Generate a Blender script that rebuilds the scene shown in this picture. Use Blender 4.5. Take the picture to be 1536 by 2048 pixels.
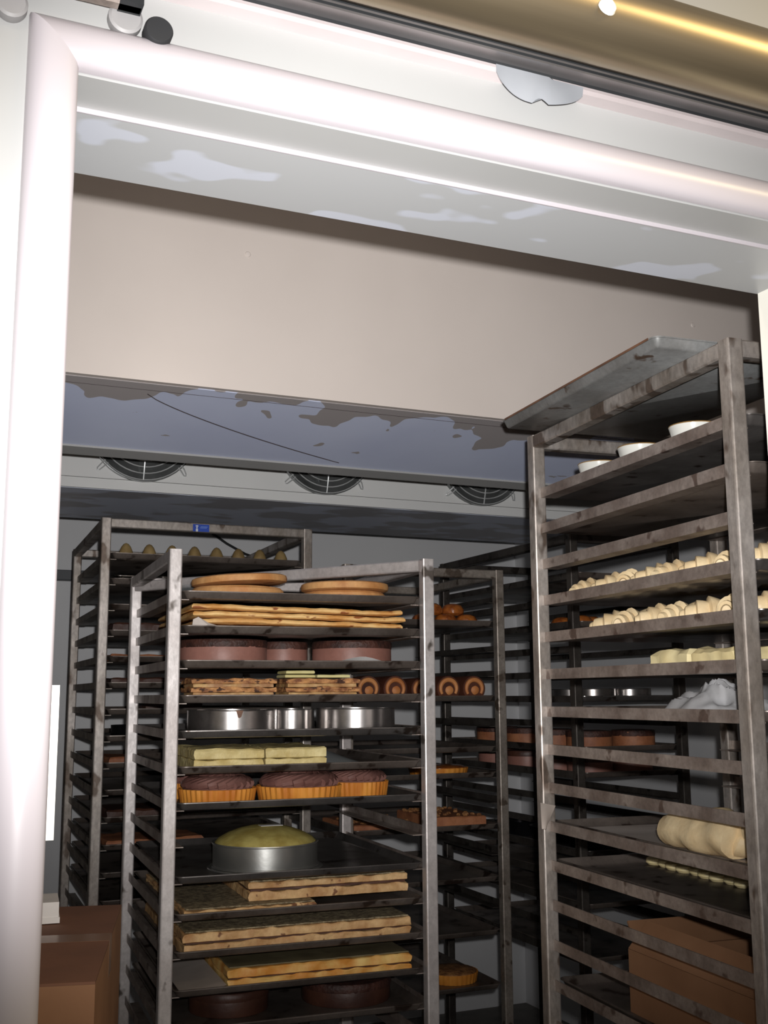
import bpy, math, random
from mathutils import Vector, Matrix, noise
random.seed(7)
PI = math.pi
for o in list(bpy.data.objects): bpy.data.objects.remove(o)
S = bpy.context.scene
C = S.collection

# ------------------------------------------------------------------ camera
cam_d = bpy.data.cameras.new('camera'); cam = bpy.data.objects.new('camera', cam_d); C.objects.link(cam)
cam_d.sensor_fit = 'HORIZONTAL'; cam_d.sensor_width = 36; cam_d.lens = 36 * 2207 / 1536; cam_d.clip_start = .02
PIT, ROL, YAW = math.radians(9.42), math.radians(-.338), math.radians(23.75)
FWD = Vector((math.sin(YAW) * math.cos(PIT), math.cos(YAW) * math.cos(PIT), math.sin(PIT)))
RT0 = Vector((math.cos(YAW), -math.sin(YAW), 0)); UP0 = RT0.cross(FWD)
RT = RT0 * math.cos(ROL) + UP0 * math.sin(ROL); UP = -RT0 * math.sin(ROL) + UP0 * math.cos(ROL)
EYE = Vector((0, 0, 1.5))
m = Matrix((RT, UP, -FWD)).transposed().to_4x4(); m.translation = EYE
cam.matrix_world = m
S.camera = cam
# ------------------------------------------------------------------ world, lights, exposure
S.view_settings.view_transform = 'Standard'; S.view_settings.look = 'None'
S.view_settings.gamma = 1; S.view_settings.use_curve_mapping = False
S.view_settings.exposure = 0.0
W = bpy.data.worlds.new('world'); S.world = W; W.use_nodes = True
W.node_tree.nodes['Background'].inputs[0].default_value = (1, .94, .88, 1)
W.node_tree.nodes['Background'].inputs[1].default_value = .25

def look(o, d): o.rotation_euler = Vector(d).to_track_quat('-Z', 'Y').to_euler()
# the camera's built-in flash, right of and above the lens
ld = bpy.data.lights.new('camera_flash', 'SPOT'); ld.energy = 235; ld.spot_size = math.radians(69); ld.spot_blend = 1.0
ld.shadow_soft_size = .012; ld.color = (1, .985, .975)
lo = bpy.data.objects.new('camera_flash', ld); C.objects.link(lo)
lo.location = EYE + RT * .028 + UP * .046; look(lo, FWD + UP * .035 + RT * -.02)
# warm kitchen ceiling lamp, up and to the right, outside the cold room
ld = bpy.data.lights.new('kitchen_lamp', 'AREA'); ld.shape = 'RECTANGLE'; ld.size = 1.2; ld.size_y = .2; ld.energy = 16
ld.color = (1, .78, .42)
lo = bpy.data.objects.new('kitchen_lamp', ld); C.objects.link(lo)
lo.location = (1.75, .1, 2.62); look(lo, (-.35, .55, -.6))
# kitchen ceiling light behind the photographer
ld = bpy.data.lights.new('kitchen_ceiling_light', 'AREA'); ld.shape = 'RECTANGLE'; ld.size = 1.4; ld.size_y = .6; ld.energy = 6
ld.color = (1, .86, .72)
lo = bpy.data.objects.new('kitchen_ceiling_light', ld); C.objects.link(lo)
lo.location = (-.9, -1.0, 2.9); look(lo, (.35, .8, -.75))
# small warm lamp inside the cold room, above the door
ld = bpy.data.lights.new('cold_room_lamp', 'POINT'); ld.energy = 3.5; ld.shadow_soft_size = .06; ld.color = (1, .84, .72)
lo = bpy.data.objects.new('cold_room_lamp', ld); C.objects.link(lo); lo.location = (.83, 1.32, 2.6)

# ------------------------------------------------------------------ materials
def lin(c): return tuple(((v / 255) / 12.92 if v / 255 < .04045 else ((v / 255 + .055) / 1.055) ** 2.4) for v in c)
MATS = {}
def mat(name, c1, c2=None, scale=8, rough=.5, metal=0, bump=0, bscale=None, lo=.35, hi=.65, detail=5, c3=None, s3=20, t3=.62, stretch=(1, 1, 1), aniso=0, spec=.5, rvar=0, coat=0, trans=0, grain=0, gs=90):
    """noise-mixed procedural material; colours are sRGB 0-255"""
    M = bpy.data.materials.new(name); M.use_nodes = True; nt = M.node_tree; N = nt.nodes; L = nt.links
    b = N['Principled BSDF']
    b.inputs['Roughness'].default_value = rough; b.inputs['Metallic'].default_value = metal
    b.inputs['Specular IOR Level'].default_value = spec
    if coat: b.inputs['Coat Weight'].default_value = coat; b.inputs['Coat Roughness'].default_value = .15
    if trans: b.inputs['Alpha'].default_value = 1 - trans
    if aniso: b.inputs['Anisotropic'].default_value = aniso
    tc = N.new('ShaderNodeTexCoord'); oi = N.new('ShaderNodeObjectInfo')
    ad = N.new('ShaderNodeVectorMath'); ad.operation = 'MULTIPLY_ADD'
    cb = N.new('ShaderNodeCombineXYZ')
    for i in range(3): L.new(oi.outputs['Random'], cb.inputs[i])
    ad.inputs[1].default_value = (13, 7, 5); L.new(cb.outputs[0], ad.inputs[0]); L.new(tc.outputs['Object'], ad.inputs[2])
    mp = N.new('ShaderNodeMapping'); mp.inputs['Scale'].default_value = stretch; L.new(ad.outputs[0], mp.inputs[0])
    if c2 is None: b.inputs['Base Color'].default_value = (*lin(c1), 1)
    else:
        nz = N.new('ShaderNodeTexNoise'); nz.inputs['Scale'].default_value = scale; nz.inputs['Detail'].default_value = detail
        L.new(mp.outputs[0], nz.inputs['Vector'])
        rp = N.new('ShaderNodeValToRGB'); rp.color_ramp.elements[0].position = lo; rp.color_ramp.elements[1].position = hi
        rp.color_ramp.elements[0].color = (*lin(c1), 1); rp.color_ramp.elements[1].color = (*lin(c2), 1)
        L.new(nz.outputs['Fac'], rp.inputs[0]); out = rp.outputs[0]
        if c3:
            n3 = N.new('ShaderNodeTexNoise'); n3.inputs['Scale'].default_value = s3; n3.inputs['Detail'].default_value = 3
            L.new(mp.outputs[0], n3.inputs['Vector'])
            r3 = N.new('ShaderNodeValToRGB'); r3.color_ramp.elements[0].position = t3; r3.color_ramp.elements[1].position = t3 + .05
            L.new(n3.outputs['Fac'], r3.inputs[0])
            mx = N.new('ShaderNodeMix'); mx.data_type = 'RGBA'; L.new(r3.outputs[0], mx.inputs[0]); L.new(out, mx.inputs[6])
            mx.inputs[7].default_value = (*lin(c3), 1); out = mx.outputs[2]
        if grain:
            ng = N.new('ShaderNodeTexNoise'); ng.inputs['Scale'].default_value = gs; ng.inputs['Detail'].default_value = 8; ng.inputs['Roughness'].default_value = .7
            L.new(mp.outputs[0], ng.inputs['Vector'])
            mg = N.new('ShaderNodeMapRange'); mg.inputs[1].default_value = .3; mg.inputs[2].default_value = .7; mg.inputs[3].default_value = 1 - grain; mg.inputs[4].default_value = 1 + grain * .6
            L.new(ng.outputs['Fac'], mg.inputs[0])
            vm = N.new('ShaderNodeVectorMath'); vm.operation = 'SCALE'; L.new(out, vm.inputs[0]); L.new(mg.outputs[0], vm.inputs['Scale']); out = vm.outputs[0]
        L.new(out, b.inputs['Base Color'])
        if rvar:
            mr = N.new('ShaderNodeMapRange'); mr.inputs[3].default_value = rough - rvar; mr.inputs[4].default_value = rough + rvar
            L.new(nz.outputs['Fac'], mr.inputs[0]); L.new(mr.outputs[0], b.inputs['Roughness'])
    if bump:
        nb = N.new('ShaderNodeTexNoise'); nb.inputs['Scale'].default_value = bscale or scale * 3; nb.inputs['Detail'].default_value = 6
        L.new(mp.outputs[0], nb.inputs['Vector'])
        bp = N.new('ShaderNodeBump'); bp.inputs['Strength'].default_value = 1; bp.inputs['Distance'].default_value = bump
        L.new(nb.outputs['Fac'], bp.inputs['Height']); L.new(bp.outputs[0], b.inputs['Normal'])
    MATS[name] = M
    return M
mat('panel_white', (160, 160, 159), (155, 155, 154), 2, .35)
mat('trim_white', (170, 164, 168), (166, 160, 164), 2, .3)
mat('cream_panel', (228, 218, 211), (223, 213, 206), 3, .3)
mat('reveal_grey', (164, 164, 163), (158, 158, 157), 3, .4)
mat('blotchy_grey', (170, 171, 172), (186, 189, 198), 7, .4, lo=.55, hi=.575, detail=2, stretch=(1, 1.6, 1))
mat('wet_underside', (186, 186, 192), (218, 224, 240), 4, .45, lo=.45, hi=.52, detail=3, stretch=(1, 1.8, 1))
mat('back_wall', (226, 226, 227), (220, 220, 222), 2, .5)
mat('evap_white', (222, 222, 220), (214, 214, 213), 2, .4)
mat('floor_tile', (120, 116, 110), (96, 92, 88), 6, .6)
mat('steel_post', (184, 176, 170), (146, 136, 127), 12, .42, .5, .0004, 60, c3=(108, 94, 84), s3=16, t3=.58, rvar=.1, stretch=(1, 1, .5), grain=.35)
mat('steel_post_dull', (160, 151, 142), (128, 118, 109), 14, .45, .45, .0004, 60, c3=(92, 80, 70), s3=18, t3=.6, rvar=.1, grain=.3)
mat('steel_rail', (166, 154, 146), (126, 112, 104), 12, .42, .45, .0004, 70, c3=(102, 86, 78), s3=18, t3=.62, rvar=.1, grain=.3)
mat('steel_post_bright', (206, 200, 198), (178, 170, 167), 10, .38, .4, .0004, 60, c3=(96, 88, 82), s3=15, t3=.63, rvar=.1, stretch=(1, 1, .8), grain=.2)
mat('steel_dark', (92, 87, 82), (68, 62, 58), 14, .45, .6, .0004, 60, c3=(48, 42, 38), s3=18, t3=.6, rvar=.1, grain=.2)
mat('tray_dark', (118, 108, 101), (84, 75, 69), 8, .4, .4, .0003, 40, c3=(56, 45, 39), s3=16, t3=.6, rvar=.1, grain=.2)
mat('tray_steel', (138, 133, 130), (104, 99, 96), 9, .32, .75, .0002, 40, c3=(72, 62, 56), s3=18, t3=.62, rvar=.08, grain=.15)
mat('tray_blue', (150, 152, 152), (122, 121, 119), 6, .42, .3, .0003, 40, c3=(84, 70, 60), s3=20, t3=.63, rvar=.08, grain=.2)
mat('pan_steel', (186, 182, 180), (150, 144, 140), 10, .27, .95, 0, rvar=.05, grain=.12)
mat('pan_dark', (46, 46, 50), (34, 34, 36), 10, .2, .8, 0, rvar=.05)
mat('tin_steel', (196, 196, 192), (176, 176, 172), 8, .3, .9, .0002, 50)
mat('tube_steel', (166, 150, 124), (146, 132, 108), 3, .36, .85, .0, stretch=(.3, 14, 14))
mat('track_alu', (176, 172, 172), (150, 146, 146), 6, .35, .8)
mat('track_groove', (52, 54, 56), (40, 42, 44), 6, .5, .3)
mat('track_lip', (206, 196, 196), (190, 180, 180), 5, .3, .2)
mat('rubber_black', (34, 35, 37), (28, 28, 30), 6, .7)
mat('disc_grey', (150, 148, 148), (138, 136, 136), 6, .5)
mat('tape', (150, 152, 156), (138, 141, 146), 10, .35)
mat('plastic_white', (240, 238, 228), (234, 231, 220), 5, .4)
mat('guard_wire', (214, 216, 216), (190, 192, 192), 20, .3, .4)
mat('fan_shroud', (128, 130, 130), (100, 102, 102), 10, .28, .6)
mat('fan_blade', (196, 200, 200), (176, 180, 180), 6, .2, .9)
mat('cable', (74, 66, 66))
mat('pipe_grey', (86, 88, 92), (72, 74, 78), 6, .5)
mat('cardboard', (158, 116, 84), (142, 102, 72), 6, .75, 0, .0003, 90)
mat('cardboard_top_shaded', (122, 82, 60), (108, 72, 52), 6, .75, 0, .0003, 90)  # carton top darker than its sides: shade under grazing flash put into the colour
mat('tape_brown', (128, 92, 66), (118, 84, 60), 6, .25)
mat('paper_white', (222, 218, 214), (208, 204, 202), 8, .6)
mat('parchment', (196, 186, 178), (176, 164, 154), 9, .55)
mat('paper_grey', (168, 172, 172), (150, 152, 152), 9, .5)
mat('cloth_grey', (190, 190, 192), (164, 162, 162), 10, .8, 0, .0008, 40)
mat('plastic_film', (150, 156, 158), (130, 136, 138), 8, .12, 0, .002, 14, trans=.7)
mat('dough', (236, 214, 172), (214, 184, 138), 24, .5, 0, .0012, 60, lo=.3, hi=.75, grain=.08)
mat('dough_pale', (238, 222, 172), (224, 204, 150), 20, .5, 0, .0006, 60)
mat('baked_crust', (206, 148, 88), (170, 106, 56), 26, .6, 0, .0015, 70, c3=(112, 62, 30), s3=30, t3=.66)
mat('sponge_gold', (236, 196, 130), (206, 146, 76), 16, .65, 0, .001, 80, c3=(150, 86, 40), s3=22, t3=.63, stretch=(1, 1, 2.5), grain=.12)
mat('pita', (218, 166, 108), (190, 130, 74), 18, .65, 0, .0012, 70, c3=(150, 94, 52), s3=26, t3=.66, grain=.12)
mat('mousse', (152, 106, 94), (134, 92, 80), 10, .5, 0, .0006, 50, grain=.1)
mat('choc_top', (74, 42, 32), (46, 24, 18), 40, .6, 0, .003, 120)
mat('orange_cake', (170, 112, 76), (140, 84, 54), 14, .6, 0, .0015, 60, grain=.15)
mat('choc_cake', (74, 44, 32), (54, 30, 22), 14, .5, 0, .001, 60)
mat('choc_cream', (128, 92, 84), (98, 66, 60), 16, .28, 0, .0006, 40)
mat('tart_shell', (222, 150, 60), (190, 112, 36), 22, .6, 0, .001, 70, stretch=(1, 1, .4))
mat('block_cream', (222, 206, 150), (196, 174, 112), 16, .55, 0, .003, 60, grain=.15, gs=50)
mat('dome_cake', (178, 164, 96), (148, 130, 66), 26, .5, 0, .0015, 70)
mat('crumb_top', (166, 150, 118), (104, 90, 68), 85, .7, 0, .003, 160, lo=.36, hi=.64, grain=.5, gs=220)
mat('crust_pale', (216, 178, 126), (178, 132, 84), 22, .65, 0, .003, 60, c3=(120, 78, 48), s3=36, t3=.64, grain=.15)
mat('filling_dark', (84, 50, 34), (60, 34, 24), 20, .5)
mat('glaze_top', (122, 112, 86), (100, 90, 68), 14, .35, 0, .0006, 60)
mat('edge_gold', (232, 196, 120), (204, 136, 56), 18, .6, 0, .001, 60)
mat('puff', (204, 148, 92), (116, 68, 38), 40, .65, 0, .004, 120, c3=(70, 40, 24), s3=46, t3=.58, stretch=(1, 1, 2))
mat('puff_cream', (196, 160, 104), (150, 106, 64), 26, .55, 0, .002, 60)
mat('pale_slice', (214, 206, 150), (196, 184, 124), 14, .5)
mat('nut_top', (176, 126, 78), (110, 70, 42), 46, .6, 0, .004, 120)
mat('fruit_glaze', (170, 100, 44), (120, 60, 26), 40, .2, 0, .003, 80)
mat('roll_brown', (88, 50, 36), (66, 36, 26), 14, .45, 0, .0008, 60)
mat('roll_inside', (206, 140, 84), (182, 112, 60), 16, .6, 0, .001, 60)
mat('cone_pastry', (150, 128, 84), (120, 98, 60), 20, .6, 0, .001, 60)
mat('bowl_white', (226, 226, 220), (214, 213, 206), 8, .2)
mat('rim_brown', (164, 132, 84), (140, 108, 64), 12, .4)
mat('foil', (196, 192, 186), (150, 144, 138), 12, .18, 1, .002, 30)
mat('sticker_blue', (40, 76, 176), (34, 66, 158), 20, .4)
mat('sticker_white', (214, 216, 222), (200, 204, 214), 20, .4)
mat('sticker_pale', (120, 150, 214), (96, 126, 200), 20, .4)
mat('rust', (126, 90, 68), (96, 68, 52), 20, .6, .3)

def stain_mat():
    """blue-white underside: brown water stains creeping in from its front edge, a few drips and smears"""
    M = mat('drip_underside', (208, 216, 240), (200, 208, 234), 3, .4)
    nt = M.node_tree; N = nt.nodes; L = nt.links; b = N['Principled BSDF']
    base = b.inputs['Base Color'].links[0].from_socket
    tc = N.new('ShaderNodeTexCoord'); sp = N.new('ShaderNodeSeparateXYZ'); L.new(tc.outputs['Object'], sp.inputs[0])
    nz = N.new('ShaderNodeTexNoise'); nz.inputs['Scale'].default_value = 3.4; nz.inputs['Detail'].default_value = 3; nz.inputs['Roughness'].default_value = .55
    L.new(tc.outputs['Object'], nz.inputs['Vector'])
    # width of the stained band follows the noise: y < 1.2 * (noise - .45)
    a = N.new('ShaderNodeMath'); a.operation = 'MULTIPLY_ADD'; a.inputs[1].default_value = .75; a.inputs[2].default_value = -.30; L.new(nz.outputs['Fac'], a.inputs[0])
    c = N.new('ShaderNodeMath'); c.operation = 'GREATER_THAN'; L.new(a.outputs[0], c.inputs[0]); L.new(sp.outputs['Y'], c.inputs[1])
    n2 = N.new('ShaderNodeTexNoise'); n2.inputs['Scale'].default_value = 7; n2.inputs['Detail'].default_value = 3; n2.inputs['Distortion'].default_value = .6
    mp = N.new('ShaderNodeMapping'); mp.inputs['Scale'].default_value = (1, 1.5, 1); L.new(tc.outputs['Object'], mp.inputs[0]); L.new(mp.outputs[0], n2.inputs['Vector'])
    g = N.new('ShaderNodeMath'); g.operation = 'GREATER_THAN'; g.inputs[1].default_value = .70; L.new(n2.outputs['Fac'], g.inputs[0])
    mx_ = N.new('ShaderNodeMath'); mx_.operation = 'MAXIMUM'; L.new(c.outputs[0], mx_.inputs[0]); L.new(g.outputs[0], mx_.inputs[1])
    mx = N.new('ShaderNodeMix'); mx.data_type = 'RGBA'; L.new(mx_.outputs[0], mx.inputs[0]); L.new(base, mx.inputs[6]); mx.inputs[7].default_value = (*lin((166, 160, 160)), 1)
    L.new(mx.outputs[2], b.inputs['Base Color'])
stain_mat()

# ------------------------------------------------------------------ mesh builder
class G:
    def __init__(s): s.v = []; s.f = []
    def add(s, vs, fs):
        n = len(s.v); s.v += [tuple(p) for p in vs]; s.f += [tuple(i + n for i in f) for f in fs]; return s
    def box(s, x0, x1, y0, y1, z0, z1):
        return s.add([(x0, y0, z0), (x1, y0, z0), (x1, y1, z0), (x0, y1, z0), (x0, y0, z1), (x1, y0, z1), (x1, y1, z1), (x0, y1, z1)],
                     [(3, 2, 1, 0), (4, 5, 6, 7), (0, 1, 5, 4), (1, 2, 6, 5), (2, 3, 7, 6), (3, 0, 4, 7)])
    def loft(s, rings, closed=True, cap0=True, cap1=True):
        k = len(rings[0]); vs = [p for r in rings for p in r]; fs = []
        for i in range(len(rings) - 1):
            for j in range(k if closed else k - 1):
                a = i * k + j; b = i * k + (j + 1) % k; fs.append((a, b, b + k, a + k))
        if cap0: fs.append(tuple(range(k - 1, -1, -1)))
        if cap1: fs.append(tuple((len(rings) - 1) * k + j for j in range(k)))
        return s.add(vs, fs)
    def bar(s, p, q, w, h, ch=.003):
        """chamfered rectangular bar from p to q (w across, h 'up')"""
        p, q = Vector(p), Vector(q); d = (q - p).normalized()
        up = Vector((0, 0, 1)) if abs(d.z) < .9 else Vector((0, 1, 0))
        sd = d.cross(up).normalized(); up = sd.cross(d)
        a, b = w / 2, h / 2
        pr = [(-a + ch, -b), (a - ch, -b), (a, -b + ch), (a, b - ch), (a - ch, b), (-a + ch, b), (-a, b - ch), (-a, -b + ch)]
        return s.loft([[c + sd * x + up * y for x, y in pr] for c in (p, q)])
    def tube(s, pts, r, n=8, closed=False):
        pts = [Vector(p) for p in pts]; rings = []; m_ = len(pts); prev = None
        for i, p in enumerate(pts):
            d = (pts[(i + 1) % m_] - pts[i - 1]) if closed else (pts[min(i + 1, m_ - 1)] - pts[max(i - 1, 0)])
            d.normalize()
            if prev is None:
                a = d.orthogonal().normalized()
            else:
                a = (prev - d * prev.dot(d)).normalized()
            prev = a; b = d.cross(a); rr = r(i / (m_ - 1)) if callable(r) else r
            rings.append([p + (a * math.cos(2 * PI * j / n) + b * math.sin(2 * PI * j / n)) * rr for j in range(n)])
        if closed: rings.append(rings[0])
        return s.loft(rings, True, not closed, not closed)
    def lathe(s, prof, n=32, rmod=None, c=(0, 0, 0), caps=(True, True)):
        rings = []
        for r, z in prof:
            rings.append([(c[0] + (r * (rmod(2 * PI * j / n, r, z) if rmod else 1)) * math.cos(2 * PI * j / n), c[1] + (r * (rmod(2 * PI * j / n, r, z) if rmod else 1)) * math.sin(2 * PI * j / n), c[2] + z) for j in range(n)])
        return s.loft(rings, True, *caps)
    def grid(s, nu, nv, fn):
        vs = [fn(i / nu, j / nv) for i in range(nu + 1) for j in range(nv + 1)]; k = nv + 1
        return s.add(vs, [(i * k + j, (i + 1) * k + j, (i + 1) * k + j + 1, i * k + j + 1) for i in range(nu) for j in range(nv)])
    def slab(s, w, d, h, nx=16, ny=8, wob=.002, seed=0, z0=0, rnd=.003, zf=None, x0=0, y0=0):
        """soft-edged slab, x 0..w, y 0..d, wobbling outline; zf(x,y) lifts the whole slab"""
        def dis(x, y, z):
            q = Vector((x * 34 + seed * 3.1, y * 34, z * 60 + seed)); 
            return noise.noise(q) * wob, noise.noise(q + Vector((9, 3, 1))) * wob, noise.noise(q + Vector((2, 8, 5))) * wob
        def pt(x, y, z):
            a, b, c = dis(x, y, z); l = zf(x, y) if zf else 0
            return (x0 + x + a, y0 + y + b, z0 + z + c * (z > h * .2) + l)
        per = [(w * i / nx, 0) for i in range(nx)] + [(w, d * j / ny) for j in range(ny)] + [(w - w * i / nx, d) for i in range(nx)] + [(0, d - d * j / ny) for j in range(ny)]
        def ins(p, e):
            x, y = p; return (min(max(x, e), w - e), min(max(y, e), d - e))
        lv = [(0, rnd), (rnd * .6, 0), (h * .5, -rnd * .3), (h - rnd, 0), (h, rnd)]
        rings = [[pt(*ins(p, e), z) for p in per] for z, e in lv]
        s.loft(rings, True, True, False)
        n0 = len(s.v)
        def tp(u, v):
            x, y = ins((u * w, v * d), rnd); return pt(x, y, h)
        s.grid(nx, ny, tp)
        return s
    def xf(s, M): s.v = [tuple(M @ Vector(p)) for p in s.v]; return s
    def mesh(s, name, m_, smooth=False):
        me = bpy.data.meshes.new(name); me.from_pydata(s.v, [], s.f); me.validate(); me.update()
        me.materials.append(MATS[m_] if isinstance(m_, str) else m_)
        if smooth:
            for p in me.polygons: p.use_smooth = True
            me.set_sharp_from_angle(angle=math.radians(38)) if hasattr(me, 'set_sharp_from_angle') else None
        return me

def obj(name, me, parent=None, loc=(0, 0, 0), rz=0, rot=None):
    o = bpy.data.objects.new(name, me); C.objects.link(o); o.location = loc
    o.rotation_euler = rot if rot else (0, 0, rz)
    if parent: o.parent = parent
    return o
def tag(o, label, cat, group=None, kind=None):
    o['label'] = label; o['category'] = cat
    if group: o['group'] = group
    if kind: o['kind'] = kind
    return o
def root(name, label, cat, loc=(0, 0, 0), rz=0, group=None): return tag(obj(name, None, None, loc, rz), label, cat, group)
def struct(name, g, m_, parent=None, smooth=False):
    o = obj(name, g.mesh(name, m_, smooth), parent)
    if not parent: o['kind'] = 'structure'
    return o
def dup(r0, loc, rz=0, label=None, group=None, rot=None):
    r = r0.copy(); C.objects.link(r); r.location = loc; r.rotation_euler = rot or (0, 0, rz)
    if label: r['label'] = label
    if group: r['group'] = group
    for ch in r0.children:
        c = ch.copy(); C.objects.link(c); c.parent = r
        for g_ in ch.children:
            d = g_.copy(); C.objects.link(d); d.parent = c
    return r

# ------------------------------------------------------------------ the room shell
XL, XR, ZB = .1235, 1.130, 2.088          # door opening
YF, YI = 1.0, 1.185                      # outer and inner face of the front wall
RX0, RX1, RY1, RZ1 = -.2, 2.95, 5.0, 2.78
g = G().box(-1.6, XL, YF, YI, 0, 3.1).box(XR, 3.0, YF, YI, 0, 3.1).box(XL, XR, YF, YI, ZB, 3.1)
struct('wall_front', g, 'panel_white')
struct('wall_back', G().box(RX0 - .1, RX1 + .1, RY1, RY1 + .1, 0, RZ1 + .1), 'back_wall')
struct('wall_left', G().box(RX0 - .1, RX0, YI, RY1, 0, RZ1), 'back_wall')
struct('wall_right', G().box(RX1, RX1 + .1, YI, RY1, 0, RZ1), 'back_wall')
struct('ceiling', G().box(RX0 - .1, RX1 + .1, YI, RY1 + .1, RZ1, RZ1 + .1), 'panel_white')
struct('floor', G().box(-1.6, 3.1, -2.5, RY1 + .1, -.1, 0), 'floor_tile')
# lintel soffit: grey front strip, bright lip, blotchy inner panel
struct('trim_1', G().box(XL, XR, YF + .002, YF + .062, ZB - .004, ZB + .001), 'reveal_grey')
lint = struct('trim_2', G().box(XL, XR, YF + .062, YI + .012, ZB - .009, ZB + .001), 'blotchy_grey')
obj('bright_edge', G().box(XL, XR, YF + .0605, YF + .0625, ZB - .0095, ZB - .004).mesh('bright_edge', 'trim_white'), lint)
# half-round door surround, mitred at the corner, right leg too
def surround():
    R = .0235; D = .02; n = 12
    prof = [(R * math.cos(PI * i / n), -D * math.sin(PI * i / n) ** .8 if 0 < i < n else 0) for i in range(n + 1)]   # (across, towards viewer)
    c = R - .002
    def ring(cx, cz, ax, az): return [(cx + a * ax, YF + dy + .0005, cz + a * az) for a, dy in prof]
    # a: + is outside the opening
    g1 = G().loft([ring(XL - c, 0, -1, 0), ring(XL - c, ZB + c, -1, 1)], False, False, False)
    g2 = G().loft([ring(XL - c, ZB + c, -1, 1), ring(XR + c, ZB + c, 1, 1)], False, False, False)
    g3 = G().loft([ring(XR + c, ZB + c, 1, 1), ring(XR + c, 0, 1, 0)], False, False, False)
    return g1, g2, g3
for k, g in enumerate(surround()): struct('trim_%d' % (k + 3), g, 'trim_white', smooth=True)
g = G().box(XR - .002, XR + .001, YF + .002, YI + .01, 0, ZB - .009)
struct('trim_6', g, 'plastic_white')
# back wall: horizontal bumper rail
struct('trim_7', G().bar((RX0 + .02, RY1 - .03, 2.025), (1.2, RY1 - .03, 2.025), .05, .045), 'pipe_grey')

# ------------------------------------------------------------------ door hardware on the outer wall
t = root('sliding_door_track', 'aluminium sliding door track with dark grooves above the doorway', 'track', (0, YF, 0))
Yc = lambda a: a
obj('channel', G().box(.1, 1.75, -.036, 0, 2.195, 2.2085).mesh('channel', 'track_alu'), t)
obj('groove', G().box(.1, 1.75, -.0365, -.036, 2.1975, 2.2005).box(.1, 1.75, -.0365, -.036, 2.2035, 2.2062).box(.1, 1.75, -.018, 0, 2.188, 2.195).mesh('groove', 'track_groove'), t)
pr = [(0, 2.1815), (-.018, 2.1815), (-.0235, 2.1835), (-.022, 2.188), (0, 2.188)]
obj('lower_lip', G().loft([[(x, a, b) for a, b in pr] for x in (.1, 1.75)]).mesh('lower_lip', 'track_lip'), t)
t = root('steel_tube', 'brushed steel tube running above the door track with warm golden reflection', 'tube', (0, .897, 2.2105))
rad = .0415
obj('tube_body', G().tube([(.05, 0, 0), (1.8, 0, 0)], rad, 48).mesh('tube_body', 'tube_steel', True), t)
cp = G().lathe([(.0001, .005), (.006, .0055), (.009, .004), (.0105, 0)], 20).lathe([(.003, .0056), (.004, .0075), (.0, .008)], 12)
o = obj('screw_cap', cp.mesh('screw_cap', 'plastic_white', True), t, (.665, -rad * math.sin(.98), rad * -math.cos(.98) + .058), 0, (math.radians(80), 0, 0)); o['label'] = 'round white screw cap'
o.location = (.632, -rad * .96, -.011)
for px_ in (.3, 1.0, 1.6): obj('bracket', G().box(px_ - .02, px_ + .02, .03, .1025, .002, .03).mesh('bracket', 'track_alu'), t)
t = root('guide_bar', 'short steel guide bar with round grey discs left above the door', 'bar', (0, YF, 0))
obj('bar', G().bar((-.3, -.022, 2.1545), (.178, -.022, 2.1545), .016, .011).mesh('bar', 'steel_rail'), t)
obj('stand_off', G().box(.06, .075, -.016, 0, 2.149, 2.160).mesh('stand_off', 'steel_rail'), t)
obj('grey_disc', G().lathe([(.0155, 0), (.0165, .003), (.0165, .012), (.014, .014), (.0001, .014)], 28).mesh('grey_disc', 'disc_grey', True), t, (.166, 0, 2.146), 0, (PI / 2, 0, 0))  # plain grey disc flat against the wall, just below the bar end
obj('end_block', G().box(.157, .179, -.034, -.013, 2.149, 2.162).mesh('end_block', 'track_groove'), t)
obj('grey_disc', G().lathe([(.0135, 0), (.0145, .003), (.0145, .012), (.012, .014), (.0001, .014)], 28).mesh('grey_disc', 'disc_grey', True), t, (.062, 0, 2.134), 0, (PI / 2, 0, 0))
tag(obj('rubber_bumper', G().lathe([(.0125, 0), (.0140, .004), (.0140, .018), (.0125, .020), (.0001, .020)], 32).mesh('rubber_bumper', 'rubber_black', True), None, (.197, YF, 2.137), 0, (PI / 2, 0, 0)),
    'round black rubber bumper on the wall above the door corner', 'bumper')
# torn half-round piece of tape hanging under the track
def tape():
    n = 30; top = []; bot = []
    for i in range(n + 1):
        u = i / n; x = .568 + .114 * u; zt = 2.1875 - .002 * (u > .62)
        zb = 2.186 - .037 * (math.sin(PI * min(1, u * .94 + .02)) ** .55) * (1 - .1 * u) + (.007 * math.sin((u - .40) / .16 * PI) if .40 < u < .56 else 0)
        top.append((x, -.0242, zt)); bot.append((x, -.0246 + .004 * math.sin(u * 7), min(zb, zt - .0015)))
    mid = [tuple(.5 * (a_ + b_) + (-.003 * math.sin(PI * i / n) if k == 1 else 0) for k, (a_, b_) in enumerate(zip(p, q_))) for i, (p, q_) in enumerate(zip(top, bot))]
    fr = [top, mid, bot]; bk = [[(p[0], p[1] + .0005, p[2]) for p in r] for r in fr]
    return G().loft([a_ + b_[::-1] for a_, b_ in zip(fr, bk)])
tag(obj('tape_scrap', tape().mesh('tape_scrap', 'tape', True), None, (0, YF, 0)), 'torn half-round scrap of pale paper hanging from the door track', 'paper')
tag(obj('strike_plate', G().box(.1236 - .001, .1565, YI - .004, YI + .004, 1.358, 1.512).add([], []).mesh('strike_plate', 'plastic_white'), None, (0, .0045, 0)),
    'narrow white strip on the inner edge of the left door jamb', 'strip')

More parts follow.
